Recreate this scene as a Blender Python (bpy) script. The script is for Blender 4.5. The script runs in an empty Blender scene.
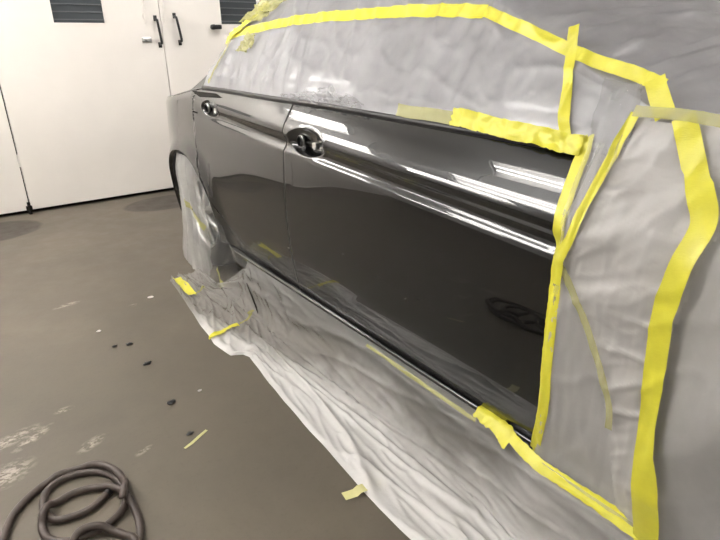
import bpy, bmesh, math, random
import numpy as np
from mathutils import Vector, Matrix, noise
random.seed(7)
C = bpy.context.scene.collection
S = bpy.context.scene

# ------------------------------------------------------------------ camera
FPX = 550.5
cam = bpy.data.cameras.new('camera'); camo = bpy.data.objects.new('camera', cam); C.objects.link(camo)
cam.sensor_width = 36.0; cam.sensor_fit = 'HORIZONTAL'; cam.lens = FPX*36.0/720; cam.clip_start = .02
yaw, pitch, roll = .639, .396, -.009
fw = Vector((math.sin(yaw)*math.cos(pitch), math.cos(yaw)*math.cos(pitch), -math.sin(pitch)))
rt = Vector((math.cos(yaw), -math.sin(yaw), 0)); up = rt.cross(fw)
r2 = rt*math.cos(roll)+up*math.sin(roll); u2 = -rt*math.sin(roll)+up*math.cos(roll)
M = Matrix((r2, u2, -fw)).transposed().to_4x4(); M.translation = Vector((-.994, -.687, 1.179))
camo.matrix_world = M; S.camera = camo

# ------------------------------------------------------------------ world, view
w = bpy.data.worlds.new('world'); S.world = w; w.use_nodes = True
w.node_tree.nodes['Background'].inputs[0].default_value = (.9, .93, 1, 1)
w.node_tree.nodes['Background'].inputs[1].default_value = .3
S.view_settings.view_transform = 'Standard'; S.view_settings.look = 'None'
S.view_settings.exposure = 1.0; S.view_settings.gamma = 1.0; S.view_settings.use_curve_mapping = False

# ------------------------------------------------------------------ lights: rows of four-tube fluorescent fittings, plus added fill fittings above the car
TUBE_E = 26.0
# x, z, y0, y1, tilt, tubes, spacing, label
FIXTURES = [(-1.70, 2.14, .75, 2.0, 42, 4, .115, 'white four tube fluorescent fitting over the open floor beside the front door'),
            (-1.70, 2.14, 3.0, 3.85, 42, 4, .115, 'white four tube fluorescent fitting hung just in front of the booth doors'),
            (-1.15, 2.30, .30, 1.45, 20, 2, .10, 'slim two tube fluorescent fitting close above the front door of the car'),
            (-1.15, 2.30, 3.0, 3.85, 20, 2, .10, 'slim two tube fluorescent fitting above the rear of the car, by the booth doors'),
            (-1.70, 2.14, -2.6, -1.4, 42, 4, .115, 'white four tube fluorescent fitting in front of the bonnet, over the open floor'),
            (-2.85, 2.20, 2.2, 3.6, 45, 4, .10, 'white four tube fluorescent fitting low by the left wall, close to the booth doors'),
            (1.0, 2.48, 1.9, 3.1, 0, 4, .10, 'added white four tube fluorescent fitting straight over the boot of the car'),  # unseen lamp added to brighten the roof film and booth doors
            (3.4, 2.40, -1.4, -.2, -30, 4, .10, 'added white four tube fluorescent fitting over the far side of the car'),  # invented fill lamp, placed clear of the windscreen film's reflections
            (1.5, 2.50, -2.1, -.9, -10, 4, .10, 'added white four tube fluorescent fitting straight over the bonnet of the car')]  # unseen lamp added to lift the film over the windscreen
WALL_Y = 3.97; CEIL = 2.62; XL = -3.4; XR = 4.3; YF = -4.2

# ------------------------------------------------------------------ materials
def new_mat(name):
    m = bpy.data.materials.new(name); m.use_nodes = True
    return m, m.node_tree.nodes, m.node_tree.links, m.node_tree.nodes['Principled BSDF']
def setv(b, **k):
    for a, v in k.items():
        b.inputs[a.replace('_', ' ')].default_value = v
def coords(N, L, scale=(1, 1, 1), rot=(0, 0, 0)):
    t = N.new('ShaderNodeTexCoord'); mp = N.new('ShaderNodeMapping')
    mp.inputs['Scale'].default_value = scale; mp.inputs['Rotation'].default_value = rot
    L.new(t.outputs['Object'], mp.inputs['Vector']); return mp.outputs[0]
def noise_n(N, L, vec, scale, detail=4, rough=.55, kind='FBM', dist=0):
    n = N.new('ShaderNodeTexNoise'); n.noise_type = kind
    n.inputs['Scale'].default_value = scale; n.inputs['Detail'].default_value = detail
    n.inputs['Roughness'].default_value = rough; n.inputs['Distortion'].default_value = dist
    L.new(vec, n.inputs['Vector']); return n.outputs['Fac'] if 'Fac' in n.outputs else n.outputs[0]
def ramp(N, L, fac, stops):
    r = N.new('ShaderNodeValToRGB'); e = r.color_ramp.elements
    while len(e) < len(stops): e.new(.5)
    for el, (p, c) in zip(e, stops):
        el.position = p; el.color = (c, c, c, 1) if isinstance(c, (int, float)) else (*c, 1)
    L.new(fac, r.inputs[0]); return r.outputs[0]
def mixc(N, L, fac, a, b, mode='MIX'):
    m = N.new('ShaderNodeMix'); m.data_type = 'RGBA'; m.blend_type = mode
    for s, v in ((m.inputs[0], fac), (m.inputs[6], a), (m.inputs[7], b)):
        if isinstance(v, (int, float)): s.default_value = v
        elif isinstance(v, tuple): s.default_value = (*v, 1)
        else: L.new(v, s)
    return m.outputs[2]
def mathn(N, L, op, a, b=None, clamp=False):
    m = N.new('ShaderNodeMath'); m.operation = op; m.use_clamp = clamp
    for s, v in ((m.inputs[0], a), (m.inputs[1], b)):
        if v is None: continue
        if isinstance(v, (int, float)): s.default_value = v
        else: L.new(v, s)
    return m.outputs[0]
def bump(N, L, b, h, strength, dist, prev=None):
    n = N.new('ShaderNodeBump'); n.inputs['Strength'].default_value = strength
    n.inputs['Distance'].default_value = dist; L.new(h, n.inputs['Height'])
    if prev is not None: L.new(prev, n.inputs['Normal'])
    if b is not None: L.new(n.outputs[0], b.inputs['Normal'])
    return n.outputs[0]
def plain(name, col, rough=.5, metal=0, var=.06, sc=8, coat=0, bs=0, bd=.002, spec=.5):
    m, N, L, b = new_mat(name); setv(b, Roughness=rough, Metallic=metal, Coat_Weight=coat, Specular_IOR_Level=spec)
    v = coords(N, L); f = noise_n(N, L, v, sc)
    d = tuple(c*(1-var) for c in col); u = tuple(min(1, c*(1+var)) for c in col)
    L.new(ramp(N, L, f, [(.3, d), (.7, u)]), b.inputs['Base Color'])
    if bs: bump(N, L, b, noise_n(N, L, v, sc*8), bs, bd)
    return m

def paint_mat():
    m, N, L, b = new_mat('dark grey metallic paint')
    v = coords(N, L)
    f = noise_n(N, L, v, 900, 2)
    L.new(ramp(N, L, f, [(.35, (.012, .0125, .013)), (.7, (.021, .022, .023))]), b.inputs['Base Color'])
    setv(b, Metallic=.85, Roughness=.24, Coat_Weight=1.0, Coat_Roughness=.0, Coat_IOR=1.5)
    o = noise_n(N, L, v, 220, 2)
    nb = N.new('ShaderNodeBump'); nb.inputs['Strength'].default_value = .02; nb.inputs['Distance'].default_value = .0004
    L.new(o, nb.inputs['Height']); L.new(nb.outputs[0], b.inputs['Coat Normal'])
    return m

def film_mat(name, col, a_lo, a_hi, scale, rot=(0, 0, 0), rough=.28, bs=.6, bd=.004, fine=30, sss=.15, xgrad=None, axis=0):
    """thin milky polythene: partly see-through, glossy, creased"""
    m, N, L, b = new_mat(name)
    v = coords(N, L, scale, rot)
    cr = noise_n(N, L, v, 3.2, 5, .6, 'RIDGED_MULTIFRACTAL', .4)
    v2 = coords(N, L, (1, 1, 1))
    fn = noise_n(N, L, v2, fine, 5, .65, 'FBM', .6)
    big = noise_n(N, L, v2, 5, 3)
    al = mathn(N, L, 'ADD', mathn(N, L, 'MULTIPLY', cr, .45), mathn(N, L, 'MULTIPLY', big, .6))
    av = ramp(N, L, al, [(.25, a_lo), (.85, a_hi)])
    if xgrad:      # more see-through at one end of the axis, more opaque at the other
        sp = N.new('ShaderNodeSeparateXYZ'); L.new(v2, sp.inputs[0])
        xx = mathn(N, L, 'ADD', sp.outputs[axis], mathn(N, L, 'MULTIPLY', mathn(N, L, 'SUBTRACT', big, .5), .16))
        mr = N.new('ShaderNodeMapRange'); mr.inputs[1].default_value = xgrad[0]; mr.inputs[2].default_value = xgrad[1]
        mr.inputs[3].default_value = 1.0; mr.inputs[4].default_value = xgrad[2]; L.new(xx, mr.inputs[0])
        if axis == 0:
            yy = mathn(N, L, 'MULTIPLY', mathn(N, L, 'SUBTRACT', sp.outputs[1], .7, True), .22)
            xx = mathn(N, L, 'ADD', xx, yy); L.new(xx, mr.inputs[0])
        av = mathn(N, L, 'MULTIPLY', av, mr.outputs[0])
    L.new(av, b.inputs['Alpha'])
    L.new(ramp(N, L, fn, [(.3, tuple(c*.93 for c in col)), (.7, col)]), b.inputs['Base Color'])
    setv(b, Roughness=rough, Specular_IOR_Level=.6)
    p = bump(N, L, None, cr, bs, bd)
    bump(N, L, b, fn, bs*.7, bd*.35, p)
    # let some light come through the sheet
    tr = N.new('ShaderNodeBsdfTranslucent'); tr.inputs[0].default_value = (*col, 1)
    mx = N.new('ShaderNodeMixShader'); mx.inputs[0].default_value = sss
    out = N['Material Output'] if 'Material Output' in N else [n for n in N if n.type == 'OUTPUT_MATERIAL'][0]
    L.new(b.outputs[0], mx.inputs[1]); L.new(tr.outputs[0], mx.inputs[2]); L.new(mx.outputs[0], out.inputs[0])
    return m

def tape_mat(name, col, alpha=1.0, rough=.38):
    m, N, L, b = new_mat(name)
    v = coords(N, L); f = noise_n(N, L, v, 26, 4); g = noise_n(N, L, coords(N, L, (1, 1, 4)), 120, 3)
    L.new(ramp(N, L, f, [(.3, tuple(c*.86 for c in col)), (.72, col)]), b.inputs['Base Color'])
    setv(b, Roughness=rough, Alpha=alpha, Specular_IOR_Level=.4)
    bump(N, L, b, g, .35, .0012)
    return m

def floor_mat():
    m, N, L, b = new_mat('stained grey concrete')
    v = coords(N, L)
    f1 = noise_n(N, L, v, 1.3, 5, .6, dist=.3); f2 = noise_n(N, L, v, 9, 6, .65); f3 = noise_n(N, L, v, 70, 4, .6)
    c = ramp(N, L, f1, [(.32, (.088, .077, .061)), (.55, (.110, .095, .074)), (.75, (.140, .119, .091))])
    c = mixc(N, L, ramp(N, L, f2, [(.35, .0), (.75, .40)]), c, (.15, .130, .104))
    c = mixc(N, L, ramp(N, L, f3, [(.55, 0.), (.85, .35)]), c, (.07, .062, .052))
    # worn patches: (x, y, rx, ry, rotation, colour, softness, noise threshold)
    spots = [(.33, 3.64, .36, .22, 0, (.022, .019, .017), .9), (-.86, 3.62, .30, .24, .3, (.022, .019, .017), .9)]
    for sx, sy, rx, ry, ro, col, dens in spots:
        mp = N.new('ShaderNodeMapping'); mp.vector_type = 'TEXTURE'
        mp.inputs['Location'].default_value = (sx, sy, 0); mp.inputs['Rotation'].default_value = (0, 0, ro)
        mp.inputs['Scale'].default_value = (rx, ry, 1)
        t = N.new('ShaderNodeTexCoord'); L.new(t.outputs['Object'], mp.inputs['Vector'])
        ln = N.new('ShaderNodeVectorMath'); ln.operation = 'LENGTH'; L.new(mp.outputs[0], ln.inputs[0])
        d = mathn(N, L, 'ADD', ln.outputs['Value'], mathn(N, L, 'MULTIPLY', mathn(N, L, 'SUBTRACT', f2, .5), .3))
        c = mixc(N, L, ramp(N, L, d, [(.9, dens*.75), (1.0, 0.)]), c, col)
    # pale places where the coating has flaked off
    fl = noise_n(N, L, coords(N, L, (1, 1.6, 1), (0, 0, .5)), 32, 6, .7)
    for sx, sy, rx, ry, ro in [(-1.08, .96, .075, .05, .4), (-1.06, 1.13, .10, .03, .3), (-.99, 1.10, .07, .02, .6),
                               (-.845, .955, .045, .022, .5), (-.88, 1.20, .03, .015, 0), (-.70, 2.1, .06, .02, .2), (-.72, .82, .03, .012, .3),
                               (-1.15, 1.75, .12, .03, .2), (-.45, 1.9, .025, .012, .2)]:
        mp = N.new('ShaderNodeMapping'); mp.vector_type = 'TEXTURE'
        mp.inputs['Location'].default_value = (sx, sy, 0); mp.inputs['Rotation'].default_value = (0, 0, ro)
        mp.inputs['Scale'].default_value = (rx, ry, 1)
        t = N.new('ShaderNodeTexCoord'); L.new(t.outputs['Object'], mp.inputs['Vector'])
        ln = N.new('ShaderNodeVectorMath'); ln.operation = 'LENGTH'; L.new(mp.outputs[0], ln.inputs[0])
        d = mathn(N, L, 'SUBTRACT', 1.25, ln.outputs['Value'])
        k = mathn(N, L, 'MULTIPLY', d, ramp(N, L, fl, [(.46, 0.), (.56, 1.)]), True)
        c = mixc(N, L, mathn(N, L, 'MULTIPLY', k, 1.1, True), c, (.30, .265, .23))
    L.new(c, b.inputs['Base Color'])
    L.new(ramp(N, L, f2, [(.3, .45), (.7, .62)]), b.inputs['Roughness'])
    setv(b, Specular_IOR_Level=.3)
    p = bump(N, L, None, f2, .12, .01); bump(N, L, b, f3, .15, .0015, p)
    return m

MT = {}
MT['paint'] = paint_mat()
MT['floor'] = floor_mat()
MT['slat'] = plain('grey blind slat', (.085, .092, .10), .5)
MT['door'] = plain('white painted door panel', (.86, .82, .775), .38, var=.025, sc=3, bs=.05)
MT['wall'] = plain('white booth wall paint', (.78, .76, .73), .5, var=.03, sc=3)
MT['black'] = plain('black plastic', (.012, .012, .013), .35)
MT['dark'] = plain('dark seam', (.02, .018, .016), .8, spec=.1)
MT['steel'] = plain('brushed steel', (.55, .55, .54), .3, metal=1, sc=30)
MT['chrome'] = plain('bright metal', (.8, .8, .8), .12, metal=1, sc=30)
MT['rubber'] = plain('tyre rubber', (.018, .018, .018), .75, bs=.3)
MT['hose'] = plain('dusty brown rubber hose', (.050, .036, .030), .5, var=.25, sc=40, bs=.2, bd=.001)
MT['glass'] = plain('dark glass', (.012, .014, .016), .06, coat=1)
MT['pane'] = plain('dark door window glass', (.05, .058, .065), .12, sc=2, var=.2)
MT['film_roof'] = film_mat('milky polythene over the windows', (.47, .47, .495), .60, .97, (1, 3.0, 1.0), rough=.34)
MT['film_front'] = film_mat('milky polythene over the wing', (.61, .60, .585), .66, .9, (1, 2.2, 1.0), (.5, 0, 0), rough=.3)
MT['film_sheet'] = film_mat('whiter polythene layer', (.70, .685, .67), .55, .8, (1, 1.5, 1.5), (.9, 0, 0), rough=.32)
MT['film_floor'] = film_mat('milky polythene on the floor', (.84, .83, .82), .78, .99, (2.2, .7, 1.5), (0, 0, .15), rough=.17, bs=.75, bd=.008, fine=42, xgrad=(-.12, -.01, .26))
MT['film_wheel'] = film_mat('milky polythene over the wheel', (.72, .71, .69), .45, .95, (2, 3.5, 1), rough=.25, bs=.6, xgrad=(2.10, 1.86, .16), axis=1)
MT['film_clear'] = film_mat('clear crumpled polythene', (.70, .70, .72), .10, .55, (1, 4, 5), rough=.12, bs=1, bd=.008, fine=50)
MT['tape'] = tape_mat('yellow masking tape', (.62, .585, .05))
MT['tape_pale'] = tape_mat('pale yellow tape under film', (.54, .525, .19), .55)
MT['tape_cream'] = tape_mat('cream yellow tape', (.60, .58, .28))
m, N, L, b = new_mat('fluorescent tube'); b.inputs['Base Color'].default_value = (.9, .9, .9, 1)
b.inputs['Emission Color'].default_value = (1, .972, .935, 1); b.inputs['Emission Strength'].default_value = TUBE_E
MT['tube'] = m

# ------------------------------------------------------------------ object helpers
def link(name, me, mat, parent=None, smooth=True, mats=None):
    me.materials.append(mat)
    if smooth:
        me.polygons.foreach_set('use_smooth', [True]*len(me.polygons))
    o = bpy.data.objects.new(name, me); C.objects.link(o)
    if parent is not None:
        o.parent = parent
        q = parent; off = Vector((0, 0, 0))
        while q is not None: off += q.location; q = q.parent
        o.location = -off
    return o
def mesh(name, V, F, mat, parent=None, smooth=True):
    me = bpy.data.meshes.new(name); me.from_pydata([tuple(map(float, v)) for v in V], [], F); me.update()
    return link(name, me, mat, parent, smooth)
def tag(o, label=None, cat=None, group=None, kind=None):
    if label: o['label'] = label
    if cat: o['category'] = cat
    if group: o['group'] = group
    if kind: o['kind'] = kind
    return o
def empty(name, loc):
    o = bpy.data.objects.new(name, None); C.objects.link(o); o.location = loc; o.empty_display_size = .05; return o
class MB:
    def __init__(s): s.V = []; s.F = []
    def box(s, x0, x1, y0, y1, z0, z1, bev=0):
        bm = bmesh.new(); bmesh.ops.create_cube(bm, size=1)
        for v in bm.verts:
            v.co = Vector(((x0+x1)/2+v.co.x*(x1-x0), (y0+y1)/2+v.co.y*(y1-y0), (z0+z1)/2+v.co.z*(z1-z0)))
        if bev: bmesh.ops.bevel(bm, geom=bm.edges[:], offset=bev, segments=2, profile=.5, affect='EDGES')
        s.add(bm)
    def add(s, bm):
        n = len(s.V); bm.verts.index_update()
        s.V += [v.co.copy() for v in bm.verts]; s.F += [[n+v.index for v in f.verts] for f in bm.faces]; bm.free()
    def tube(s, pts, r, n=12, caps=True):
        pts = [Vector(p) for p in pts]; k = len(s.V); up = None
        for i, p in enumerate(pts):
            t = (pts[min(i+1, len(pts)-1)]-pts[max(i-1, 0)]).normalized()
            if up is None: up = t.orthogonal().normalized()
            up = (up-t*up.dot(t)).normalized(); q = t.cross(up)
            rr = r[i] if isinstance(r, (list, tuple)) else r
            for j in range(n):
                a = 2*math.pi*j/n; s.V.append(p+(up*math.cos(a)+q*math.sin(a))*rr)
        for i in range(len(pts)-1):
            for j in range(n):
                s.F.append([k+i*n+j, k+i*n+(j+1) % n, k+(i+1)*n+(j+1) % n, k+(i+1)*n+j])
        if caps: s.F.append([k+j for j in range(n)][::-1]); s.F.append([k+(len(pts)-1)*n+j for j in range(n)])
    def lathe(s, prof, centre, axis='x', n=48):
        # prof: (radius, offset along axis)
        k = len(s.V); c = Vector(centre)
        for r, d in prof:
            for j in range(n):
                a = 2*math.pi*j/n
                if axis == 'x': s.V.append(c+Vector((d, r*math.cos(a), r*math.sin(a))))
                elif axis == 'z': s.V.append(c+Vector((r*math.cos(a), r*math.sin(a), d)))
                else: s.V.append(c+Vector((r*math.cos(a), d, r*math.sin(a))))
        for i in range(len(prof)-1):
            for j in range(n): s.F.append([k+i*n+j, k+i*n+(j+1) % n, k+(i+1)*n+(j+1) % n, k+(i+1)*n+j])
    def build(s, name, mat, parent=None, smooth=False): return mesh(name, s.V, s.F, mat, parent, smooth)
def catmull(P, seg=8, closed=False):
    P = [Vector(p) for p in P]; out = []; n = len(P)
    for i in range(n-1):
        p0, p1, p2, p3 = P[max(i-1, 0)], P[i], P[i+1], P[min(i+2, n-1)]
        for k in range(seg):
            t = k/seg
            out.append(.5*((2*p1)+(p2-p0)*t+(2*p0-5*p1+4*p2-p3)*t*t+(3*p1-p0-3*p2+p3)*t**3))
    out.append(P[-1]); return out
def grid(name, rows, mat, parent=None, keep=None, flip=False):
    """rows: list of equally long point lists"""
    m = len(rows[0]); V = [p for r in rows for p in r]; F = []
    for i in range(len(rows)-1):
        for j in range(m-1):
            f = [i*m+j, i*m+j+1, (i+1)*m+j+1, (i+1)*m+j]
            if keep is not None and not keep(i, j, [V[k] for k in f]): continue
            F.append(f[::-1] if flip else f)
    used = sorted({k for f in F for k in f}); mp = {k: i for i, k in enumerate(used)}
    return mesh(name, [V[k] for k in used], [[mp[k] for k in f] for f in F], mat, parent)
def nz(x, y, z=0): return noise.noise(Vector((x, y, z)))
def ridge(x, y, z=0, p=5): return (1-min(1, abs(nz(x, y, z))*1.6))**p

# ------------------------------------------------------------------ the car's skin
def interp(x, xs, ys):
    return float(np.interp(x, xs, ys))
def smooth_tab(xs, ys):
    # monotone-ish smooth table: linear table convolved with a small box
    g = np.linspace(xs[0]-.3, xs[-1]+.3, 1200); v = np.interp(g, xs, ys)
    k = int(.12/(g[1]-g[0])); ker = np.hanning(k+2)[1:-1]; ker /= ker.sum()
    v = np.convolve(np.pad(v, k, mode='edge'), ker, mode='same')[k:-k]
    return lambda q: float(np.interp(q, g, v))
HALF = .92
def zc(y): return .768 + .054*min(y, 2.0) - .12*max(0, y-2.0)                 # height of the crease along the doors
belt = smooth_tab([-1.5,-1.2,-.6,0,.4,.9,1.3,1.6,1.9,2.1,2.3,2.5,3.0],[.70,.80,.91,.955,.962,.972,.973,.977,.979,.948,.915,.895,.86])
rail = smooth_tab([-1.5,-1.2,-.6,-.3,0,.4,.65,1.0,1.40,1.6,1.75,1.9,2.02,2.15,2.5,3.0],[.71,.81,.925,.985,1.10,1.29,1.36,1.385,1.36,1.30,1.19,1.035,.965,.935,.90,.865])
crown = smooth_tab([-1.5,-1.2,-.6,-.35,0,.45,.7,1.0,1.42,1.7,2.0,2.18,2.6,3.0],[.74,.86,.99,1.03,1.18,1.37,1.42,1.44,1.42,1.32,1.06,.94,.915,.88])
def plan(y):
    if y > 2.2:
        t = min(1, (y-2.2)/.86); n = 2.2
    elif y < -.45:
        t = min(1, (-.45-y)/1.08); n = 2.3
    else: return 0.
    return HALF*(1-(max(0, 1-t**n))**(1/n))
PD = [-.60,-.50,-.42,-.30,-.16,-.06,-.032,-.026,-.020,-.014,-.008,-.002,.004,.010,.020,.034,.042,.054,.066,.08,.10,.12,.14,.16,.18,.20]
PX = [.035,.016,.004,-.006,-.008,-.003,-.001,-.0003,.0018,.0055,.0100,.0132,.0142,.0138,.0110,.0032,.0010,.0013,.0058,.0130,.0250,.0375,.051,.066,.082,.10]
def groove(y):                                   # the crease fades out behind the rear handle
    return float(np.clip((1.95-y)/.3, 0, 1)*np.clip((y+.095)/.045, 0, 1))
def lower(y, z):
    d = z - zc(y)
    x = float(np.interp(d, PD, PX))
    g = groove(y)
    if g < 1:
        x2 = float(np.interp(d, [-.60,-.50,-.42,-.30,-.16,-.06,-.02,.03,.054,.066,.08,.10,.12,.14,.16,.18,.20], [.035,.016,.004,-.006,-.008,-.004,-.002,.000,.0020,.0060,.0130,.0250,.0375,.051,.066,.082,.10]))
        x = x*g + x2*(1-g)
    r = np.hypot(y-WC[0], z-WC[1])               # flared lip round the rear wheel
    x -= .026*np.exp(-((r-WR)/.05)**2)*(1 if z > .2 else 0)
    r = np.hypot(y-FC[0], z-FC[1])
    x -= .022*np.exp(-((r-WR)/.06)**2)
    return x
WC = (2.17, .315); FC = (-.70, .315); WR = .345
def side(y, z):
    b = belt(y)
    if z <= b: return plan(y) + lower(y, z)
    x0 = lower(y, b)
    return plan(y) + x0 + .52*(z-b)

def nrm(y, z, e=.006):
    gy = (side(y+e, z)-side(y-e, z))/2/e; gz = (side(y, z+e)-side(y, z-e))/2/e
    return Vector((-1, gy, gz)).normalized()
def skin(y, z, off=0.):
    P = Vector((side(y, z), y, z))
    return P+nrm(y, z)*off if off else P

# ------------------------------------------------------------------ setting
def quad_wall(name, x0, x1, y0, y1, z0, z1, mat):
    o = MB(); o.box(x0, x1, y0, y1, z0, z1); return tag(o.build(name, mat), kind='structure')
quad_wall('floor', XL-.1, XR+.1, YF-.1, WALL_Y+.6, -.1, 0, MT['floor'])
quad_wall('ceiling', XL-.1, XR+.1, YF-.1, WALL_Y+.3, CEIL, CEIL+.08, MT['wall'])
quad_wall('wall_left', XL-.1, XL, YF, WALL_Y+.1, 0, CEIL, MT['wall'])
quad_wall('wall_right', XR, XR+.1, YF, WALL_Y+.1, 0, CEIL, MT['wall'])
quad_wall('wall_front', XL-.1, XR+.1, YF-.1, YF, 0, CEIL, MT['wall'])
quad_wall('wall_back', XL-.1, XR+.1, WALL_Y+.045, WALL_Y+.12, 0, CEIL, MT['dark'])
# door leaves of folded white sheet: frame boxes round a window opening
def leaf(name, x0, x1, win, n):
    z0, z1 = .028, CEIL-.12; y0, y1 = WALL_Y, WALL_Y+.042
    o = MB()
    if win:
        a, b_, c, d = win
        o.box(x0, x1, y0, y1, z0, c, .0025); o.box(x0, x1, y0, y1, d, z1, .0025)
        o.box(x0, a, y0+.0003, y1, c-.004, d+.004); o.box(b_, x1, y0+.0003, y1, c-.004, d+.004)
    else: o.box(x0, x1, y0, y1, z0, z1, .0025)
    lf = tag(o.build(name, MT['door']), kind='structure')
    if win:
        p = MB(); p.box(a-.01, b_+.01, y0+.022, y0+.028, c-.01, d+.01); p.build('pane', MT['pane'], lf)
        k = MB(); t = .008
        k.box(a-t, b_+t, y0-.003, y0+.02, c-t, c+.002); k.box(a-t, b_+t, y0-.003, y0+.02, d-.002, d+t)
        k.box(a-t, a+.002, y0-.003, y0+.02, c, d); k.box(b_-.002, b_+t, y0-.003, y0+.02, c, d)
        k.build('window_trim', MT['door'], lf)
        for q in range(7):
            zz = c+.02+q*.05
            if zz > d-.02: break
            s_ = MB(); s_.box(a-.004, b_+.004, y0+.014, y0+.021, zz, zz+.008); s_.build('slat', MT['slat'], lf)
    return lf
d1 = leaf('door_1', -.588, .567, (-.181, .163, 1.306, 1.62), 1)
d2 = leaf('door_2', .573, 1.73, (1.066, 1.41, 1.306, 1.62), 2)
d3 = leaf('door_3', -1.75, -.597, (-1.30, -.96, 1.306, 1.62), 3)
d4 = leaf('door_4', 1.736, 2.9, None, 4)
o = MB(); o.box(XL, -1.756, WALL_Y, WALL_Y+.045, 0, CEIL); tag(o.build('trim_1', MT['door']), kind='structure')
o = MB(); o.box(2.906, XR, WALL_Y, WALL_Y+.045, 0, CEIL); tag(o.build('trim_2', MT['door']), kind='structure')
o = MB(); o.box(-1.756, 2.906, WALL_Y, WALL_Y+.045, CEIL-.115, CEIL); tag(o.build('trim_3', MT['door']), kind='structure')
def pull(x0, z0, x1, z1, par):
    P = [(x0, WALL_Y, z1-.005), (x0, WALL_Y-.035, z1-.012), (x0+(x1-x0)*.1, WALL_Y-.045, z1-.03), (x1, WALL_Y-.045, z0+.03), (x1, WALL_Y-.035, z0+.012), (x1, WALL_Y, z0+.005)]
    m = MB(); m.tube(catmull(P, 6), .0095, 10)
    for x, z in ((x0, z1), (x1, z0)): m.box(x-.013, x+.013, WALL_Y-.006, WALL_Y, z-.02, z+.02, .002)
    return m.build('pull_handle', MT['black'], par, True)
pull(.528, 1.155, .540, 1.345, d1); pull(.680, 1.17, .700, 1.365, d2)
m = MB(); m.box(.405, .475, WALL_Y-.016, WALL_Y, 1.178, 1.208, .004); m.tube([(.44, WALL_Y-.016, 1.193), (.44, WALL_Y-.03, 1.193)], .011, 12)
m.build('latch', MT['steel'], d1)
for x, dd in ((.452, d1), (.60, d2)):
    m = MB(); m.tube([(x, WALL_Y-.008, 1.30), (x, WALL_Y-.008, 2.45)], .006, 8)
    for z in (1.34, 1.7, 2.1): m.box(x-.014, x+.014, WALL_Y-.012, WALL_Y, z, z+.03)
    m.build('bolt_rod', MT['door'], dd)
m = MB(); m.tube([(.985, WALL_Y, 1.285), (.985, WALL_Y-.04, 1.285)], .02, 14); m.box(.955, 1.045, WALL_Y-.06, WALL_Y-.035, 1.268, 1.302, .008)
m.build('lever_handle', MT['black'], d2, True)
for x, dd in ((-.60, d1),):
    m = MB(); m.box(x-.02, x+.02, WALL_Y-.02, WALL_Y, .02, .06, .003); m.tube([(x, WALL_Y-.02, .0), (x, WALL_Y-.02, .09)], .011, 10); m.build('floor_pivot', MT['dark'], dd)
for z in (.35, 1.1, 2.1):
    m = MB(); m.tube([(-.592, WALL_Y-.003, z), (-.592, WALL_Y-.003, z+.09)], .0045, 8); m.build('hinge', MT['door'], d1)

# ------------------------------------------------------------------ fluorescent fittings
for fx, fz, fy0, fy1, tl, ntube, gap_, lb in FIXTURES:
    t = empty('fluorescent_light', (fx, (fy0+fy1)/2, fz)); tag(t, lb, 'light', 'fluorescent fittings under the ceiling')
    tilt = math.radians(tl); hw = gap_*ntube/2+.02
    ax = Vector((math.cos(tilt), 0, math.sin(tilt)))       # across the fitting
    dn = Vector((math.sin(tilt), 0, -math.cos(tilt)))      # the way it faces
    c0 = Vector((fx, 0, fz))
    V = []; 
    prof = [(-hw, .0), (-hw+.035, -.035), (hw-.035, -.035), (hw, .0), (hw, .01), (hw-.04, -.06), (-hw+.04, -.06), (-hw, .01)]
    for y in (fy0-.03, fy1+.03):
        V += [c0+ax*a+dn*b_+Vector((0, y, 0)) for a, b_ in prof]
    n = len(prof); F = [[j, (j+1) % n, n+(j+1) % n, n+j] for j in range(n)]+[[0, 1, 2, 3], [4, 5, 6, 7], [n+3, n+2, n+1, n], [n+7, n+6, n+5, n+4]]
    mesh('housing', V, F, MT['wall'], t, False)
    for k in range(ntube):
        a = c0+ax*(gap_*(k-(ntube-1)/2))
        m = MB(); m.tube([a+Vector((0, fy0, 0)), a+Vector((0, fy1, 0))], .011, 10); m.build('tube', MT['tube'], t, True)
    for s_ in (-hw+.05, hw-.05):
        for yy in (fy0+.15, fy1-.15):
            m = MB(); q = c0+ax*s_-dn*.05+Vector((0, yy, 0)); m.tube([q, Vector((q.x, q.y, CEIL))], .004, 6); m.build('hanger', MT['steel'], t)

# ------------------------------------------------------------------ the car
car = empty('car', (HALF, .75, 0))
tag(car, 'dark grey saloon car with glossy fresh paint, masked in plastic film and yellow tape', 'car')
def cup(y, z, cy, cz, ry=.118, rz=.046):
    r = math.hypot((y-cy)/ry, (z-cz)/rz)
    if r >= 1: return -.0018*math.exp(-((r-1.06)/.05)**2)
    return .22*ry*(1-r**2.4)**.8
CUPS = [(.968, .852), (1.785, .897)]
def panel_pt(y, z):
    x = side(y, z)
    for cy, cz in CUPS:
        if abs(y-cy) < .16 and abs(z-cz) < .075: x += cup(y, z, cy, cz) if cy < 1.5 else cup(y, z, cy, cz, .085, .036)
    return (x, y, z)
ZB = .245
def zrows(y):
    c = zc(y); b = belt(y)-.004
    return list(np.linspace(ZB, c-.035, 26))+[c+d for d in np.linspace(-.031, .058, 26)]+list(np.linspace(c+.061, b, 24))
def panel(name, ys, keep=None, cut=None, zf=zrows, flange=True, label=None):
    rows = []
    for i, y in enumerate(ys):
        r = [panel_pt(y, z) for z in zf(y)]
        if flange:
            r = [(r[0][0]+.02, r[0][1], r[0][2]+.002)]+r+[(r[-1][0]+.02, r[-1][1], r[-1][2])]
        rows.append(r)
    if flange:
        a = [(p[0]+.02, p[1], p[2]) for p in rows[0]]; z_ = [(p[0]+.02, p[1], p[2]) for p in rows[-1]]
        rows = [a]+rows+[z_]
    if cut: rows = cut(rows)
    return grid(name, rows, MT['paint'], car, keep)
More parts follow.
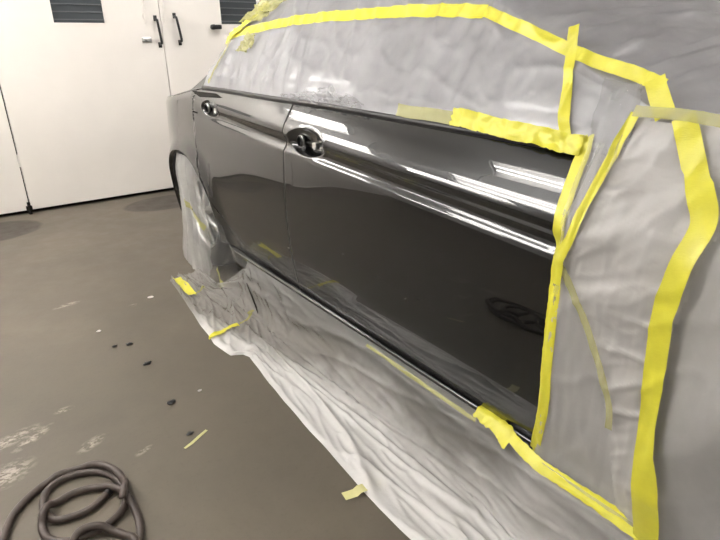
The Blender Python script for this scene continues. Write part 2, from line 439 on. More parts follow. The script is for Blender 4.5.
def dens(a, b_, step, fine=()):
    ys = [a]; 
    while ys[-1] < b_-1e-6:
        s_ = step
        for f0, f1, fs in fine:
            if f0 <= ys[-1] < f1: s_ = fs
        ys.append(min(b_, ys[-1]+s_))
    return ys
panel('front_door', dens(-.090, 1.112, .022, [(.83, 1.10, .006)]))
def rear_edge(z):      # rear shut line of the rear door, bends forward over the wheel arch
    return float(np.interp(z, [.24, .30, .38, .46, .54, .62, .70, .85, .97], [1.62, 1.69, 1.77, 1.84, 1.90, 1.95, 1.975, 1.985, 1.96]))
def split(rows, s):    # squash the columns that pass the shut line onto it
    out = []
    for r in rows:
        out.append([((panel_pt(rear_edge(p[2])+s, p[2])) if (p[1]-rear_edge(p[2])-s)*(1 if s < 0 else -1) > 0 else p) for p in r])
    return out
panel('rear_door', dens(1.118, 1.99, .018, [(1.66, 1.93, .006)]), cut=lambda r: split(r, -.003),
      keep=lambda i, j, q: max(p[1] for p in q)-min(p[1] for p in q) > 1e-4)
# quarter panel with the wheel arch cut out
def qcut(rows):
    rows = split(rows, .003)
    out = []
    for r in rows:
        o_ = []
        for p in r:
            dy, dz = p[1]-WC[0], p[2]-WC[1]; d = math.hypot(dy, dz)
            if d < WR and d > 1e-6:
                k = WR/d; y, z = WC[0]+dy*k, WC[1]+dz*k
                o_.append((side(y, max(z, .1)), y, z))
            else: o_.append(tuple(p))
        out.append(o_)
    return out
def qkeep(i, j, q):
    if all(math.hypot(p[1]-WC[0], p[2]-WC[1]) < WR*1.003 for p in q): return False
    if q[0][2] < .2 and abs(q[0][1]-WC[0]) < WR: return False
    return max(p[1] for p in q)-min(p[1] for p in q) > 1e-5
def zq(y):
    c = zc(y); b = belt(y)-.002
    k = min(1, (b-c)/.15); return list(np.linspace(ZB, c-.035, 34))+[c+d*k for d in np.linspace(-.03, .058, 14)]+list(np.linspace(c+.065*k, b, 16))
panel('rear_quarter_panel', dens(1.625, 3.058, .02, [(1.8, 2.56, .011)]), keep=qkeep, cut=qcut, zf=zq, flange=False)
# arch lip and liner
m = MB(); V = []; n = 40
A = [math.radians(-12+204*i/n) for i in range(n+1)]
rows = []
for a in A:
    y, z = WC[0]+WR*math.cos(a), WC[1]+WR*math.sin(a); x = side(y, max(z, .15))
    rows.append([(x-.001, y, z), (x+.004, WC[0]+(WR-.006)*math.cos(a), WC[1]+(WR-.006)*math.sin(a)), (x+.03, WC[0]+(WR-.008)*math.cos(a), WC[1]+(WR-.008)*math.sin(a))])
grid('arch_lip', rows, MT['paint'], car)
rows = [[(side(WC[0]+WR*math.cos(a), max(.2, WC[1]+WR*math.sin(a)))+.03, WC[0]+(WR-.008)*math.cos(a), WC[1]+(WR-.008)*math.sin(a)), (.32, WC[0]+(WR+.0)*math.cos(a), WC[1]+(WR+.0)*math.sin(a))] for a in A]
grid('wheel_arch_liner', rows, MT['black'], car)
# front wing (all under film)
def fz(y): return list(np.linspace(ZB, belt(y)-.004, 44))
def fcut(rows):
    out = []
    for r in rows:
        o_ = []
        for p in r:
            dy, dz = p[1]-FC[0], p[2]-FC[1]; d = math.hypot(dy, dz)
            if d < WR and d > 1e-6:
                k = WR/d; y, z = FC[0]+dy*k, FC[1]+dz*k; o_.append((side(y, max(z, .1)), y, z))
            else: o_.append(tuple(p))
        out.append(o_)
    return out
panel('front_wing', dens(-1.528, -.096, .02), zf=fz, flange=False, cut=fcut,
      keep=lambda i, j, q: not all(math.hypot(p[1]-FC[0], p[2]-FC[1]) < WR*1.003 for p in q))
# far side in one pressing
rows = []
for y in dens(-1.529, 3.059, .05):
    rows.append([(2*HALF-side(y, z), y, z) for z in list(np.linspace(ZB, zc(y)-.03, 8))+list(np.linspace(zc(y)-.02, zc(y)+.05, 8))+list(np.linspace(zc(y)+.06, belt(y), 5))])
grid('far_body_side', rows, MT['paint'], car, keep=lambda i, j, q: not any(math.hypot(p[1]-c[0], p[2]-c[1]) < WR-.01 for p in q for c in (WC, FC)), flip=True)
# sill under the doors
rows = []
for y in dens(-.055, 1.80, .03):
    xo = float(plan(y)); fr = float(np.clip((y-1.72)/.08, 0, 1))*.02
    rows.append([(xo+.04, y, .241), (xo+.019+fr, y, .239), (xo+.014+fr, y, .236), (xo+.013+fr, y, .231), (xo+.014+fr, y, .220), (xo+.016+fr, y, .205), (xo+.018+fr, y, .18), (xo+.022+fr, y, .155), (xo+.05+fr, y, .14), (xo+.12, y, .138)])
grid('sill', rows, MT['paint'], car)
# dark inner shell, seen only in the shut lines
rows = [[(side(y, z)+.035+.02*(abs(y-WC[0]) < .45), y, z) for z in np.linspace(.26, belt(y), 16)] for y in dens(-.4, 1.8, .05)]
grid('inner_shell', rows, MT['black'], car)
m = MB(); m.box(.16, 2*HALF-.16, -1.2, 2.75, .16, .26, .02); m.build('underbody', MT['black'], car)

# upper body: one loft, split into bonnet, windscreen, roof, side glass, rear window, boot lid
def upper(y, u):
    """u 0..1 near half from the belt up and over to the centre line, 1..2 the far half"""
    if u > 1:
        p = upper(y, 2-u); return Vector((2*HALF-p.x, p.y, p.z))
    b_, zr, zt = belt(y), rail(y), crown(y)
    zr = max(zr, b_+.004); xs = side(y, b_)
    xr = side(y, zr)
    if u <= .5:
        z = b_+(zr-b_)*u/.5; return Vector((side(y, z), y, z))
    s_ = (u-.5)/.5
    return Vector((xr+(HALF-xr)*s_, y, zr+(zt-zr)*(1-(1-s_)**float(np.interp(y, [1.3, 1.8], [2.4, 1.15])))))
US = list(np.linspace(0, .5, 9))+list(np.linspace(.54, 1.46, 22))+list(np.linspace(.5+1.0, 2, 9))
def loft(name, y0, y1, us, mat, step=.04):
    return grid(name, [[upper(y, u) for u in us] for y in dens(y0, y1, step)], mat, car)
TOP = list(np.linspace(.5, 1.5, 25))
loft('bonnet', -1.528, -.36, US, MT['paint']); loft('windscreen', -.35, .62, TOP, MT['glass'])
loft('roof', .62, 1.55, TOP, MT['paint']); loft('rear_window', 1.55, 2.16, TOP, MT['glass'])
loft('boot_lid', 2.16, 3.058, US, MT['paint'])
for s_ in (0, 1):
    u = [(2-q if s_ else q) for q in np.linspace(0, .5, 9)]
    loft('window_pillar', -.35, .02, u, MT['paint']); loft('side_window', .02, 1.07, u, MT['glass'])
    loft('window_pillar', 1.07, 1.16, u, MT['black']); loft('side_window', 1.16, 1.70, u, MT['glass'])
    loft('window_pillar', 1.70, 2.16, u, MT['paint'])
# belt moulding: thin black rail with a bright lower edge
rows = []; rows2 = []
for y in dens(-.03, 1.90, .02):
    b_ = belt(y); x = side(y, b_)
    rows.append([(x-.001, y, b_-.008), (x-.006, y, b_-.005), (x-.007, y, b_+.004), (x-.004, y, b_+.012), (x+.004, y, b_+.013)])
grid('belt_moulding', rows, MT['black'], car)
# thin dark piece standing in for a dark reflection on the rear door shoulder
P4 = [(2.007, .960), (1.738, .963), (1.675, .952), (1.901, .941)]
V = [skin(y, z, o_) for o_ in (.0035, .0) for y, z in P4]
mesh('dark_reflection_patch', V, [[0, 1, 2, 3], [4, 7, 6, 5], [0, 4, 5, 1], [1, 5, 6, 2], [2, 6, 7, 3], [3, 7, 4, 0]], MT['dark'], car, False)
P4 = [(1.985, .872), (1.93, .870), (1.928, .864), (1.98, .866)]
V = [skin(y, z, o_) for o_ in (.0015, .0) for y, z in P4]
mesh('lock_slot', V, [[0, 1, 2, 3], [4, 7, 6, 5], [0, 4, 5, 1], [1, 5, 6, 2], [2, 6, 7, 3], [3, 7, 4, 0]], MT['dark'], car, False)
# bare brackets left in the two handle cups
for cy, cz in CUPS:
    q = (side(cy+.045, cz)+.010, cy+.045, cz-.001)
    m = MB(); m.lathe([(.016, -.008), (.019, -.006), (.019, .01), (.0, .012)], q, 'x', 20)
    hb = tag(m.build('handle_bracket', MT['black'], car, True), 'black bracket left where the handle was removed')
    m = MB(); m.lathe([(.019, -.002), (.0205, -.005), (.022, -.002), (.0205, .004)], q, 'x', 24); m.build('bracket_ring', MT['steel'], hb, True)
    q2 = (side(cy-.05, cz)+.012, cy-.05, cz-.004)
    m = MB(); m.box(q2[0]-.008, q2[0]+.01, q2[1]-.012, q2[1]+.012, q2[2]-.010, q2[2]+.010, .003)
    m.tube([(q2[0]-.006, q2[1], q2[2]), (q2[0]-.008, q2[1]-.006, q2[2]-.012)], .003, 8)
    m.build('screw_boss', MT['steel'], car)
# wheels
def wheel(xc, y, s_):
    t = MB(); R = .312
    t.lathe([(.19, -.09), (.215, -.108), (.25, -.115), (.29, -.110), (.306, -.095), (R, -.07), (R, .07), (.306, .095), (.29, .11), (.25, .115), (.2, .10), (.19, .08)], (xc, y, R), 'x', 56)
    ty = t.build('wheel', MT['rubber'], car, True)
    r = MB(); r.lathe([(.192, -.088*s_), (.20, -.10*s_), (.188, -.10*s_), (.180, -.07*s_), (.175, .05*s_), (.18, .09*s_)], (xc, y, R), 'x', 48)
    r.build('rim', MT['steel'], ty, True)
    for k in range(7):
        a = 2*math.pi*k/7; sp = MB()
        c_, s2 = math.cos(a), math.sin(a)
        sp.tube([(xc-.075*s_, y+.02*c_, R+.02*s2), (xc-.085*s_, y+.09*c_, R+.09*s2), (xc-.07*s_, y+.185*c_, R+.185*s2)], [.026, .019, .016], 8)
        sp.build('spoke', MT['steel'], ty, True)
    h = MB(); h.lathe([(.0, -.10*s_), (.03, -.098*s_), (.038, -.085*s_), (.05, -.05*s_), (.16, -.01*s_), (.16, .02*s_)], (xc, y, R), 'x', 24); h.build('hub_cap', MT['steel'], ty, True)
for yc in (WC[0], FC[0]):
    wheel(.155, yc, 1); wheel(2*HALF-.155, yc, -1)

# ------------------------------------------------------------------ masking film
def fold(P, seed=0., a=1.):
    """height of the film above what it covers: taut areas with standing creases"""
    y, z, x = P[1], P[2], P[0]
    if y < -.04:
        k = min(1, (-.04-y)/.04); c_ = math.exp(-((y+.09)/.035)**2)*min(1, max(0, (z-.55)/.2))
        return a*(.0015*(1-k)+k*(.006*nz(y*3.5, z*3+x*2, seed+3)+.004*nz(y*7-z*3, z*4+y*3, seed+8)+.0045*ridge(y*9+z*5, z*5-y*3, seed+7, 4)+.0018*ridge(y*34, z*7, seed+5, 3)+c_*.007*ridge(y*38+z*3, z*4, 2.2, 3)))
    sk = y+.35*(z-1)*nz(y*1.3, 3.1)
    return a*(.0075*ridge(sk*11, z*2.0+x*2, seed, 4)+.0045*ridge(y*5-z*9, z*4+y*3, seed+7, 6)
              + .004*nz(y*4, z*4+x*3, seed+3)+.0026*ridge(y*30+z*9, z*14+x*9, seed+5, 3))
def film_h(y, z):
    """film height over the near side of the car, so that tape can follow it"""
    P = (side(y, z), y, z); b_ = belt(y)
    k = 1.0
    if y > -.07: k = min(1, max(0, (z-b_-.004)/.05))
    if y > 1.75: k *= max(.15, 1-(y-1.75)/.15)
    edge = min(1, abs(y+.03)/.05) if z < b_ else 1
    return .005+.007*k*edge+fold(P, 1.)*max(.25, k)*edge
# over roof, glass, windscreen and bonnet
rows = []
ys = dens(-1.50, 2.20, .012, [(-.75, .9, .009)])
ul = list(np.linspace(0, .5, 44))+list(np.linspace(.515, 1.485, 64))+list(np.linspace(1.5, 2, 16))
def rear_lim(u):
    u = min(u, 2-u); return 1.89+.29*min(1, max(0, u-.5)/.35)
for y in ys:
    r = []
    for u in ul:
        yy = y
        if y > .9: yy = .9+(y-.9)*(rear_lim(u)-.9)/(2.20-.9)
        P = upper(yy, u)
        if u <= .5:
            r.append(skin(yy, P.z, film_h(yy, P.z)))
        else:
            e = .01; pu = upper(yy, min(2, u+e))-upper(yy, u-e); py = upper(yy+e, u)-upper(yy-e, u)
            n_ = pu.cross(py); n_.normalize()
            if n_.z < 0: n_ = -n_
            h = .012+fold(P, 1.)*1.5+.013*ridge(P.y*11+P.x*1.2, P.x*1.4, 3.3, 4)+.003*ridge(P.y*31-P.x*3, P.x*3, 5.3, 4)
            k = min(1, (u-.5)/.04); na = nrm(yy, P.z)
            n_ = (na*(1-k)+n_*k).normalized(); h = film_h(yy, P.z)*(1-k)+h*k
            r.append(P+n_*h)
    rows.append(r)
tag(grid('masking_film', rows, MT['film_roof']), 'milky plastic film taped over the windows, roof, windscreen and bonnet', 'plastic film')
# over the front wing, hanging to the bottom edge
def T_(z): return float(np.interp(z, [.2, .26, .38, .52, .64, .757, .85, .95], [-.060, -.068, -.083, -.080, -.076, -.068, -.052, -.036]))
rows = []
for y0_ in dens(-1.50, -.034, .012, [(-.6, 0, .008)]):
    b_ = belt(y0_)+.022; r = []
    for z in np.linspace(.165, b_, 92):
        y = y0_+(T_(z)+.034)*min(1, max(0, (y0_+.25)/.216))
        h = film_h(y, z); P = skin(y, max(z, .27), h); P.z = P.z+(z-max(z, .27))
        r.append(P)
    rows.append(r)
tag(grid('masking_film', rows, MT['film_front']), 'grey looking milky plastic film hanging over the front wing, right of the front door', 'plastic film')
# whiter second sheet on top of it
def inside(p, poly):
    x, y = p; c = False; n = len(poly)
    for i in range(n):
        x1, y1 = poly[i]; x2, y2 = poly[(i+1) % n]
        if (y1 > y) != (y2 > y) and x < (x2-x1)*(y-y1)/(y2-y1)+x1: c = not c
    return c
poly = [(-.116, 1.03), (-.33, 1.03), (-.35, .9), (-.32, .6), (-.37, .19), (-.30, .19), (-.245, .44), (-.172, .62), (-.085, .75), (-.095, .84), (-.10, .95)]
rows = []; ysn = dens(-.38, -.06, .005)
for y in ysn:
    r = []
    for z in np.linspace(.18, 1.03, 150):
        P = skin(y, z, film_h(y, z)+.004+.008*ridge(y*6+z*14, z*3-y*5, 4.4, 4)+.0025*ridge(y*22+z*30, z*10-y*10, 8.4, 4)); r.append(P)
    rows.append(r)
tag(grid('masking_film', rows, MT['film_sheet'], keep=lambda i, j, q: inside((q[0][1], q[0][2]), poly)),
    'whiter second sheet of film on the wing between the slanting tape and the wide tape', 'plastic film')
# crumpled clear strip on the belt line by the door gap
rows = []
for y in dens(.70, 1.16, .004):
    r = []; hh = .058*(.5+.5*math.sin(min(1, (y-.70)/.46)*math.pi))*(.8+.5*nz(y*14, 2.2))
    for t in np.linspace(0, 1, 22):
        z = belt(y)-.004+t*hh
        h = .012+.022*ridge(y*26, t*3.0, 9.1, 3)*min(1, (1-t)*4+.2)*min(1, t*5+.2)+.010*nz(y*50, t*7, 3.3)*min(1, t*4)+film_h(y, z)*.8
        r.append(skin(y, z, h))
    rows.append(r)
tag(grid('crumpled_film', rows, MT['film_clear']), 'crumpled shiny clear film bunched along the window sill above the door gap', 'plastic film')
# loose clear film standing in upright creases beside the door tape
poly2 = [(-.082, .64), (-.060, .85), (-.045, .95), (-.040, 1.02), (-.02, 1.10), (-.115, 1.09), (-.13, 1.0), (-.105, .80), (-.085, .66)]
rows = []
for y in dens(-.135, -.015, .002):
    rows.append([skin(y, z, film_h(y, z)+.004+.013*ridge(y*34+z*2.5, z*3.2, 6.6, 3)+.004*ridge(y*60-z*6, z*9, 2.6, 3)) for z in np.linspace(.62, 1.11, 90)])
tag(grid('crumpled_film', rows, MT['film_clear'], keep=lambda i, j, q: inside((q[0][1], q[0][2]), poly2)), 'loose clear film in upright creases just right of the door corner tape', 'plastic film')
# bag over the rear wheel
def bag_x(y, z):
    x = .004-.034*math.exp(-((y-2.13)/.22)**2)*min(1, z/.3+.3)
    x += -.034*max(0, 1-z/.30)**1.6+.20*max(0, (y-2.28))**1.3
    x += .015*max(0, (z-.52)/.12)**1.5
    q_ = min(1, max(.15, (2.34-y)/.15))
    x -= q_*.014*ridge((y-2.17)/(1.15-z)*9, z*1.4, 5.5, 4)+q_*.007*ridge((y-2.17)/(1.0-z)*22+z*3, z*3, 6.5, 4)+.01*nz(y*6, z*6, 1.)
    x += float(plan(y))*.6
    if y < WC[0]-WR+.03: x = min(x, side(y, max(z, .25))-.007)
    return x
def arch_front(z):
    if z > WC[1]: 
        d = WR**2-(z-WC[1])**2; fr = WC[0]-math.sqrt(max(0, d))+.012
    else: fr = 1.838
    return min(fr, float(np.interp(z, [0, .15, .25, .33, .42], [1.60, 1.62, 1.675, 1.775, 1.85])))
rows = []
for t in np.linspace(0, 1, 80):
    z = .012+t*.628; a = arch_front(z)
    b_ = WC[0]+(math.sqrt(max(0, WR**2-(z-WC[1])**2)) if z > WC[1] else WR)-.01
    rows.append([(bag_x(a+(b_-a)*s_, z), a+(b_-a)*s_, z) for s_ in np.linspace(0, 1, 84)])
tag(grid('wheel_masking_film', rows, MT['film_wheel'], flip=True), 'creased plastic film hung over the rear wheel inside the wheel arch', 'plastic film')
# sheet on the floor along the sill
def edge_x(y):
    return float(np.interp(y, [-1.5, .07, .19, .40, .65, .90, 1.115, 1.150, 1.172, 1.30, 1.68, 2.05], [-.30, -.282, -.283, -.271, -.256, -.239, -.213, -.226, -.268, -.284, -.246, -.205]))
def sheet_pt(y, s_):
    """s_ 0 at the sill, 1 at the outer edge on the floor"""
    xe = edge_x(y)+.004*nz(y*9, 1.7)
    top = .231 if y < 1.55 else .205-.17*min(1, (y-1.55)/.25)
    x0 = .008-.026*min(1, max(0, (.02-y)/.12)) if y < 1.6 else .008-.05*min(1, (y-1.6)/.25)
    K = [(0, x0, top), (.10, x0-.004, top*.80), (.25, x0-.022, top*.42), (.40, x0-.055, top*.14), (.52, x0-.095, .010), (1, xe, .004)]
    x = float(np.interp(s_, [k[0] for k in K], [k[1] for k in K])); z = float(np.interp(s_, [k[0] for k in K], [k[2] for k in K]))
    a = min(1, s_*8)*min(1, (1-s_)*12)
    d = y+s_*.25
    w_ = .022*ridge(s_*3.6+d*.5, d*.9, 2.2, 5)+.014*ridge(s_*7-d*.9, d*1.6, 4.2, 5)+.007*ridge(s_*12+d*2.5, d*5.5, 6.2, 3)+.007*abs(nz(s_*8, d*8, 1.))
    if y > 1.1: w_ = w_*.6+.013*ridge(y*7+s_*6, s_*2.2, 3.4, 5)+.006*ridge(y*16+s_*9, s_*4, 5.4, 4)
    n = Vector((-.75, 0, .65)) if s_ < .45 else Vector((-.15, 0, 1))
    return Vector((x, y, z))+n*(w_*a*1.0)
rows = [[sheet_pt(y, s_) for s_ in np.linspace(0, 1, 84)] for y in dens(-1.3, 2.075, .008)]
tag(grid('floor_film', rows, MT['film_floor']), 'long milky plastic sheet laid on the floor below the doors and sill', 'plastic film')

# ------------------------------------------------------------------ masking tape
def ribbon_yz(pts, width, lift=.0025, wob=.0, matk='tape', name='masking_tape', hfun=film_h):
    pts = catmull([Vector((a, b_, 0)) for a, b_ in pts], 10)
    L_ = [0]
    for i in range(1, len(pts)): L_.append(L_[-1]+(pts[i]-pts[i-1]).length)
    n = max(6, int(L_[-1]/.008)); rows = []
    for k in range(n+1):
        s_ = L_[-1]*k/n
        i = min(len(pts)-2, max(0, int(np.searchsorted(L_, s_))-1)); f = (s_-L_[i])/max(1e-9, L_[i+1]-L_[i])
        c_ = pts[i].lerp(pts[i+1], min(1, f)); a, b_ = pts[max(0, i-3)], pts[min(len(pts)-1, i+4)]; t = (b_-a).normalized(); q = Vector((-t.y, t.x, 0))
        r = []
        for j in range(7):
            e = (j/6-.5)*width*(1+.05*nz(s_*30, j*.1, 7.))
            y, z = c_.x+q.x*e, c_.y+q.y*e
            r.append(skin(y, z, hfun(y, z)+lift+wob*ridge(s_*40, e*60, 3.3, 3)))
        rows.append(r)
    return grid(name, rows, MT[matk])
RL = [(1.80, 1.175), (1.69, 1.200), (1.596, 1.213), (1.232, 1.242), (.683, 1.247), (.373, 1.236), (.192, 1.180), (.054, 1.135), (-.06, 1.108), (-.145, 1.083)]
tag(ribbon_yz(RL[:6], .034), 'long yellow masking tape running level along the top of the side windows', 'masking tape')
tag(ribbon_yz(RL[5:], .026, .003), 'yellow masking tape slanting down beside the windscreen towards the wing', 'masking tape')
tag(ribbon_yz([(-.128, 1.091), (-.150, 1.061), (-.178, 1.027)], .036, .014), 'short wide yellow tape piece at the windscreen corner, above the wide tape', 'masking tape')
tag(ribbon_yz([(-.211, 1.029), (-.249, .971), (-.284, .918), (-.315, .876), (-.318, .845), (-.312, .80), (-.306, .713), (-.315, .60), (-.327, .507), (-.348, .386), (-.372, .19)], .040, .0175), 'widest yellow masking tape running down the wing at the right of the photo', 'masking tape')
def th(y, z): return .006
tag(ribbon_yz([(.102, 1.196), (.078, 1.13), (.057, 1.073), (.030, 1.0), (.0, .95)], .024, .004), 'yellow masking tape strip rising from the door corner up to the slanting windscreen tape', 'masking tape')
tag(ribbon_yz([(-.030, .985), (-.036, .95), (-.052, .85), (-.068, .757), (-.076, .64), (-.080, .522), (-.083, .38), (-.068, .262), (-.06, .215)], .030, .003, .002, hfun=lambda y, z: film_h(min(y, -.05), z)*.5+.004), 'yellow masking tape running down the front edge of the front door', 'masking tape')
tag(ribbon_yz([(-.121, 1.028), (-.110, .946), (-.104, .828), (-.090, .762), (-.086, .70)], .020, .0155, .001), 'narrow slanting yellow tape on the wing beside the door tape', 'masking tape')
tag(ribbon_yz([(-.086, .75), (-.172, .621), (-.24, .486), (-.25, .43)], .016, .012, matk='tape_pale'), 'faint pale yellow tape line showing under the film on the wing', 'masking tape')
tag(ribbon_yz([(-.118, 1.030), (-.212, 1.029), (-.30, 1.024)], .020, .021, matk='tape_pale'), 'pale horizontal tape along the top edge of the white sheet on the wing', 'masking tape')
tag(ribbon_yz([(.56, .987), (.50, .985), (.406, .985), (.33, .981)], .030, .005, matk='tape_pale'), 'dull yellow tape under film on the window sill, left of the bright crumpled tape', 'masking tape')
tag(ribbon_yz([(.345, .985), (.303, .984), (.23, .978), (.162, .972), (.08, .968), (.014, .962), (-.03, .962)], .040, .006, .010), 'bright crumpled yellow tape along the window sill, ending at the front door corner', 'masking tape')
def zero(y, z): return .004
# crumpled tape by the rear roof pillar
def crumple(name, cy, cz, wy, wz, amp, matk, off=.012, seed=0., shear=0.):
    rows = []
    for i in range(26):
        r = []
        for j in range(20):
            a, b_ = i/25-.5, j/19-.5
            y = cy+a*wy+b_*shear+.012*nz(a*5, b_*5, seed+9); z = cz+b_*wz+.012*nz(a*5, b_*5, seed+4)
            r.append(skin(y, z, off+film_h(y, z)+amp*ridge(a*5+b_*2, b_*4-a*2, seed, 3)+amp*.2*nz(a*9, b_*9, seed)))
        rows.append(r)
    return grid(name, rows, MT[matk])
tag(crumple('crumpled_tape', 1.52, 1.285, .20, .085, .014, 'tape_pale', seed=1.2, shear=-.16), 'pale crumpled tape bunch at the rear roof pillar, above the long level tape', 'masking tape')
tag(ribbon_yz([(1.74, 1.18), (1.66, 1.225), (1.575, 1.268), (1.50, 1.30)], .026, .010, .006), 'bright yellow folded tape rising at the rear roof pillar, behind the long level tape', 'masking tape')
tag(crumple('crumpled_tape', 1.565, 1.155, .10, .065, .010, 'tape_pale', seed=3.2, shear=-.03), 'pale crumpled tape patch on the rear side window below the long level tape', 'masking tape')
tag(ribbon_yz([(1.84, 1.0), (1.80, 1.06), (1.76, 1.12), (1.73, 1.17)], .022, .004, .004, matk='tape_pale'), 'thin pale tape edging the film down the rear roof pillar', 'masking tape')
def sheet_ribbon(pts, width, lift=.003, matk='tape', name='masking_tape', wob=.0):
    """tape lying on the floor sheet, pts in (y, s)"""
    pts = catmull([Vector((a, b_, 0)) for a, b_ in pts], 10); rows = []
    for i, c_ in enumerate(pts):
        a, b_ = pts[max(0, i-1)], pts[min(len(pts)-1, i+1)]
        A_, B_ = sheet_pt(a.x, a.y), sheet_pt(b_.x, b_.y); t = (B_-A_); t.normalize()
        P = sheet_pt(c_.x, min(1.15, c_.y)); q = Vector((0, 0, 1)).cross(t); q.normalize(); r = []
        for j in range(5):
            e = (j/4-.5)*width; Q = P+q*e
            ss = c_.y-q.x*e/.3; Z = sheet_pt(c_.x+q.y*e, min(1, max(0, ss))).z
            Q.z = Z+lift; r.append(Q)
        rows.append(r)
    for j in range(5):
        zz = [r[j].z for r in rows]
        for i in range(len(rows)): rows[i][j].z = max(zz[max(0, i-3):i+4])*.6+.4*zz[i]+wob*ridge(i*.7, j*.6, 3., 3)
    return grid(name, rows, MT[matk])
tag(sheet_ribbon([(.10, .02), (.0, .025), (-.08, .04), (-.16, .045), (-.25, .045), (-.38, .04)], .022, .006, wob=.004), 'yellow masking tape along the bottom edge of the wing film', 'masking tape')
tag(sheet_ribbon([(.125, -.01), (.06, .02), (-.005, .06)], .036, .009, wob=.009), 'folded yellow tape patch at the bottom front corner of the front door', 'masking tape')
tag(sheet_ribbon([(.62, .05), (.5, .055), (.3, .065), (.12, .07)], .009, .003, 'tape_pale'), 'faint yellow tape line seen through the film just below the sill', 'masking tape')
tag(sheet_ribbon([(1.344, 1.02), (1.352, .86), (1.358, .66)], .026, .004), 'bright yellow tape strip lying across the floor sheet near its outer edge', 'masking tape')
tag(sheet_ribbon([(1.358, .64), (1.375, .50), (1.40, .38)], .018, .004, 'tape_pale'), 'pale tape continuing the bright strip inward across the floor sheet', 'masking tape')
tag(sheet_ribbon([(2.04, .80), (1.93, .78), (1.80, .77)], .040, .005, wob=.004), 'thick yellow tape patch at the foot of the rear wheel film', 'masking tape')
tag(sheet_ribbon([(1.79, .74), (1.80, .55), (1.83, .42)], .014, .004, 'tape_pale', wob=.003), 'thin dotted yellow tape in front of the rear wheel on the sheet', 'masking tape')
def bag_ribbon(pts, width, matk, lift=.004):
    pts = catmull([Vector((a, b_, 0)) for a, b_ in pts], 8); rows = []
    for i, c_ in enumerate(pts):
        t = (pts[min(len(pts)-1, i+1)]-pts[max(0, i-1)]).normalized(); q = Vector((-t.y, t.x, 0))
        rows.append([Vector((bag_x(c_.x+q.x*e*width, c_.y+q.y*e*width)-lift, c_.x+q.x*e*width, c_.y+q.y*e*width)) for e in (-.5, -.25, 0, .25, .5)])
    return grid('masking_tape', rows, MT[matk])
tag(bag_ribbon([(2.17, .395), (2.05, .35), (1.95, .29)], .03, 'tape_pale'), 'pale yellow tape stuck across the rear wheel film', 'masking tape')
tag(bag_ribbon([(1.86, .10), (1.80, .055), (1.77, .03)], .03, 'tape_pale'), 'small yellow tape tab at the bottom front corner of the rear wheel film', 'masking tape')
# black slit flap in the floor sheet
V = []
fp = [sheet_pt(y, s_) for y, s_ in ((1.50, .20), (1.44, .27), (1.385, .33), (1.36, .38))]
rows = [[p+Vector((-.001, 0, .003)), p+Vector((-.005*k, -.003, .007)), p+Vector((-.010*k, -.001, .003))] for p, k in zip(fp, (.5, 1, .9, .2))]
tag(grid('torn_flap', rows, MT['dark']), 'small black torn flap on the film below the rear door', 'torn flap')
# tape scraps on the floor
m = MB()
def flat_strip(pts, width, z, mat, lab, th_=.0012):
    pts = [Vector((x, y, z)) for x, y in pts]; V = []; F = []
    for i, p in enumerate(pts):
        t = (pts[min(len(pts)-1, i+1)]-pts[max(0, i-1)]).normalized(); q = Vector((-t.y, t.x, 0))
        for e, dz in ((-.5, 0), (.5, 0), (.5, th_), (-.5, th_)):
            V.append(p+q*e*width+Vector((0, 0, dz+.0015*nz(i*.9, e, 2.))))
    for i in range(len(pts)-1):
        for j in range(4): F.append([i*4+j, i*4+(j+1) % 4, (i+1)*4+(j+1) % 4, (i+1)*4+j])
    F += [[3, 2, 1, 0], [len(V)-4, len(V)-3, len(V)-2, len(V)-1]]
    return tag(mesh('tape_scrap', V, F, mat, None, False), lab, 'tape scrap')
flat_strip([(-.617, .750), (-.590, .760), (-.560, .776), (-.528, .792)], .009, .002, MT['tape_cream'], 'thin yellow tape scrap lying alone on the bare floor')
V = []; rows = []
for k in range(12):
    t = k/11; x = -.335+t*.125; y = .286-t*.030
    zt = .0035 if x < edge_x(.27)-.012 else .012
    rows.append([Vector((x+.02*e*.25, y+.030*e, zt+.0015*nz(t*5, e, 1.))) for e in (-.5, -.2, .2, .5)])
tag(grid('tape_scrap', rows, MT['tape_cream']), 'pale yellow tape tab holding the outer edge of the floor sheet down', 'tape scrap')

# ------------------------------------------------------------------ hose coil
HP = [(-.861,.691),(-.908,.662),(-.961,.663),(-.998,.682),(-1.013,.742),(-.998,.799),(-.958,.827),(-.902,.82),(-.854,.79),(-.823,.729),(-.82,.656),(-.843,.605),(-.889,.577),(-.935,.575),(-.983,.583),(-1.019,.62),(-1.027,.669),(-1.012,.708),(-.981,.738),(-.929,.75),(-.869,.726),(-.833,.673),(-.817,.599),(-.821,.525),(-.842,.469),(-.888,.437),(-.952,.464),(-.986,.533),(-.949,.576),(-.901,.561),(-.865,.522),(-.848,.462),(-.872,.393),(-.965,.404),(-1.086,.526),(-1.125,.639),(-1.111,.697),(-1.081,.766),(-1.026,.82),(-.962,.847),(-.897,.842),(-.848,.798),(-.818,.735),(-.815,.66),(-.835,.612)]
HR = .0104
ph = catmull([(x, y, HR) for x, y in HP], 7)
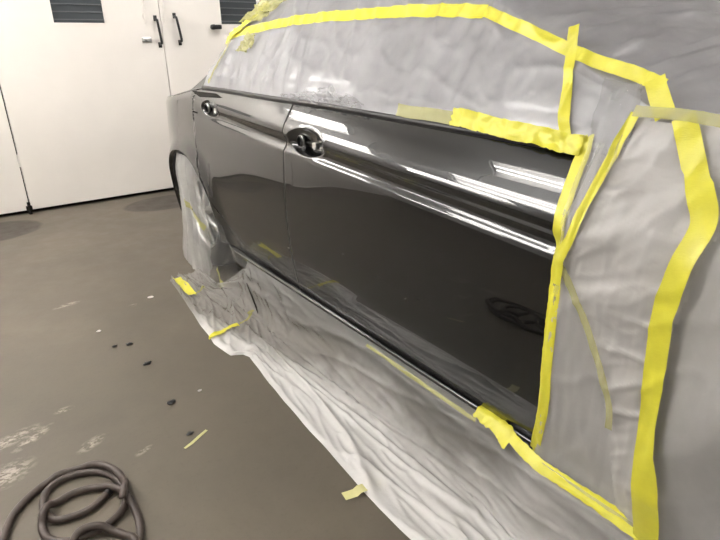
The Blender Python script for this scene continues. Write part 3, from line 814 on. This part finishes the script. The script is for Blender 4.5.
# settle every turn on top of the ones below it
for i, p in enumerate(ph):
    z = HR
    for j in range(0, max(0, i-14)):
        q = ph[j]; d = math.hypot(p.x-q.x, p.y-q.y)
        if d < 2*HR*1.05: z = max(z, q.z+math.sqrt(max(0, (2*HR*1.02)**2-d*d)))
    p.z = z
for _ in range(14):
    zz = [p.z for p in ph]
    for i in range(1, len(ph)-1): ph[i].z = max(zz[i], (zz[i-1]+zz[i+1])/2-.0006)
m = MB(); m.tube(ph, HR, 14)
hs = tag(m.build('hose', MT['hose'], None, True), 'coiled dusty brown rubber air hose lying on the floor', 'hose')
m = MB(); d_ = (ph[0]-ph[1]).normalized(); m.tube([ph[0]-d_*.004, ph[0]+d_*.012, ph[0]+d_*.013, ph[0]+d_*.03], [.0115, .0115, .007, .007], 12); m.build('coupling', MT['black'], hs)

# ------------------------------------------------------------------ floor litter
def chip(name, x, y, r, mat, lab, seed, flat=.45):
    bm = bmesh.new(); bmesh.ops.create_icosphere(bm, subdivisions=2, radius=r)
    for v in bm.verts:
        k = 1+.5*noise.noise(v.co/r*1.3+Vector((seed, 0, 0)))
        v.co = Vector((v.co.x*k*1.3, v.co.y*k*.8, v.co.z*k*flat))
    z0 = min(v.co.z for v in bm.verts)
    for v in bm.verts: v.co += Vector((x, y, -z0))
    m = MB(); m.add(bm); return tag(m.build(name, mat), lab, 'debris')
chip('debris_chip', -.57, 1.01, .012, MT['black'], 'largest black chip on the floor, near the yellow tape scrap', 1)
chip('debris_chip', -.578, .808, .009, MT['black'], 'black chip beside the thin yellow tape scrap', 2)
chip('debris_chip', -.57, 1.52, .011, MT['black'], 'black chip on the open floor, right one of a close pair', 3)
chip('debris_chip', -.625, 1.54, .008, MT['black'], 'black chip on the open floor, left one of a close pair', 4)
chip('debris_chip', -.557, 1.32, .012, MT['black'], 'black chip on the floor, just nearer than the close pair', 5)
chip('debris_chip', -.46, 1.02, .006, MT['door'], 'tiny white fleck to the right of the largest black chip', 6)
chip('debris_chip', -.35, 1.93, .010, MT['door'], 'small white fleck on the floor left of the rear wheel film', 7)
chip('debris_chip', -.645, 1.72, .007, MT['door'], 'tiny white fleck behind the pair of black chips', 8)
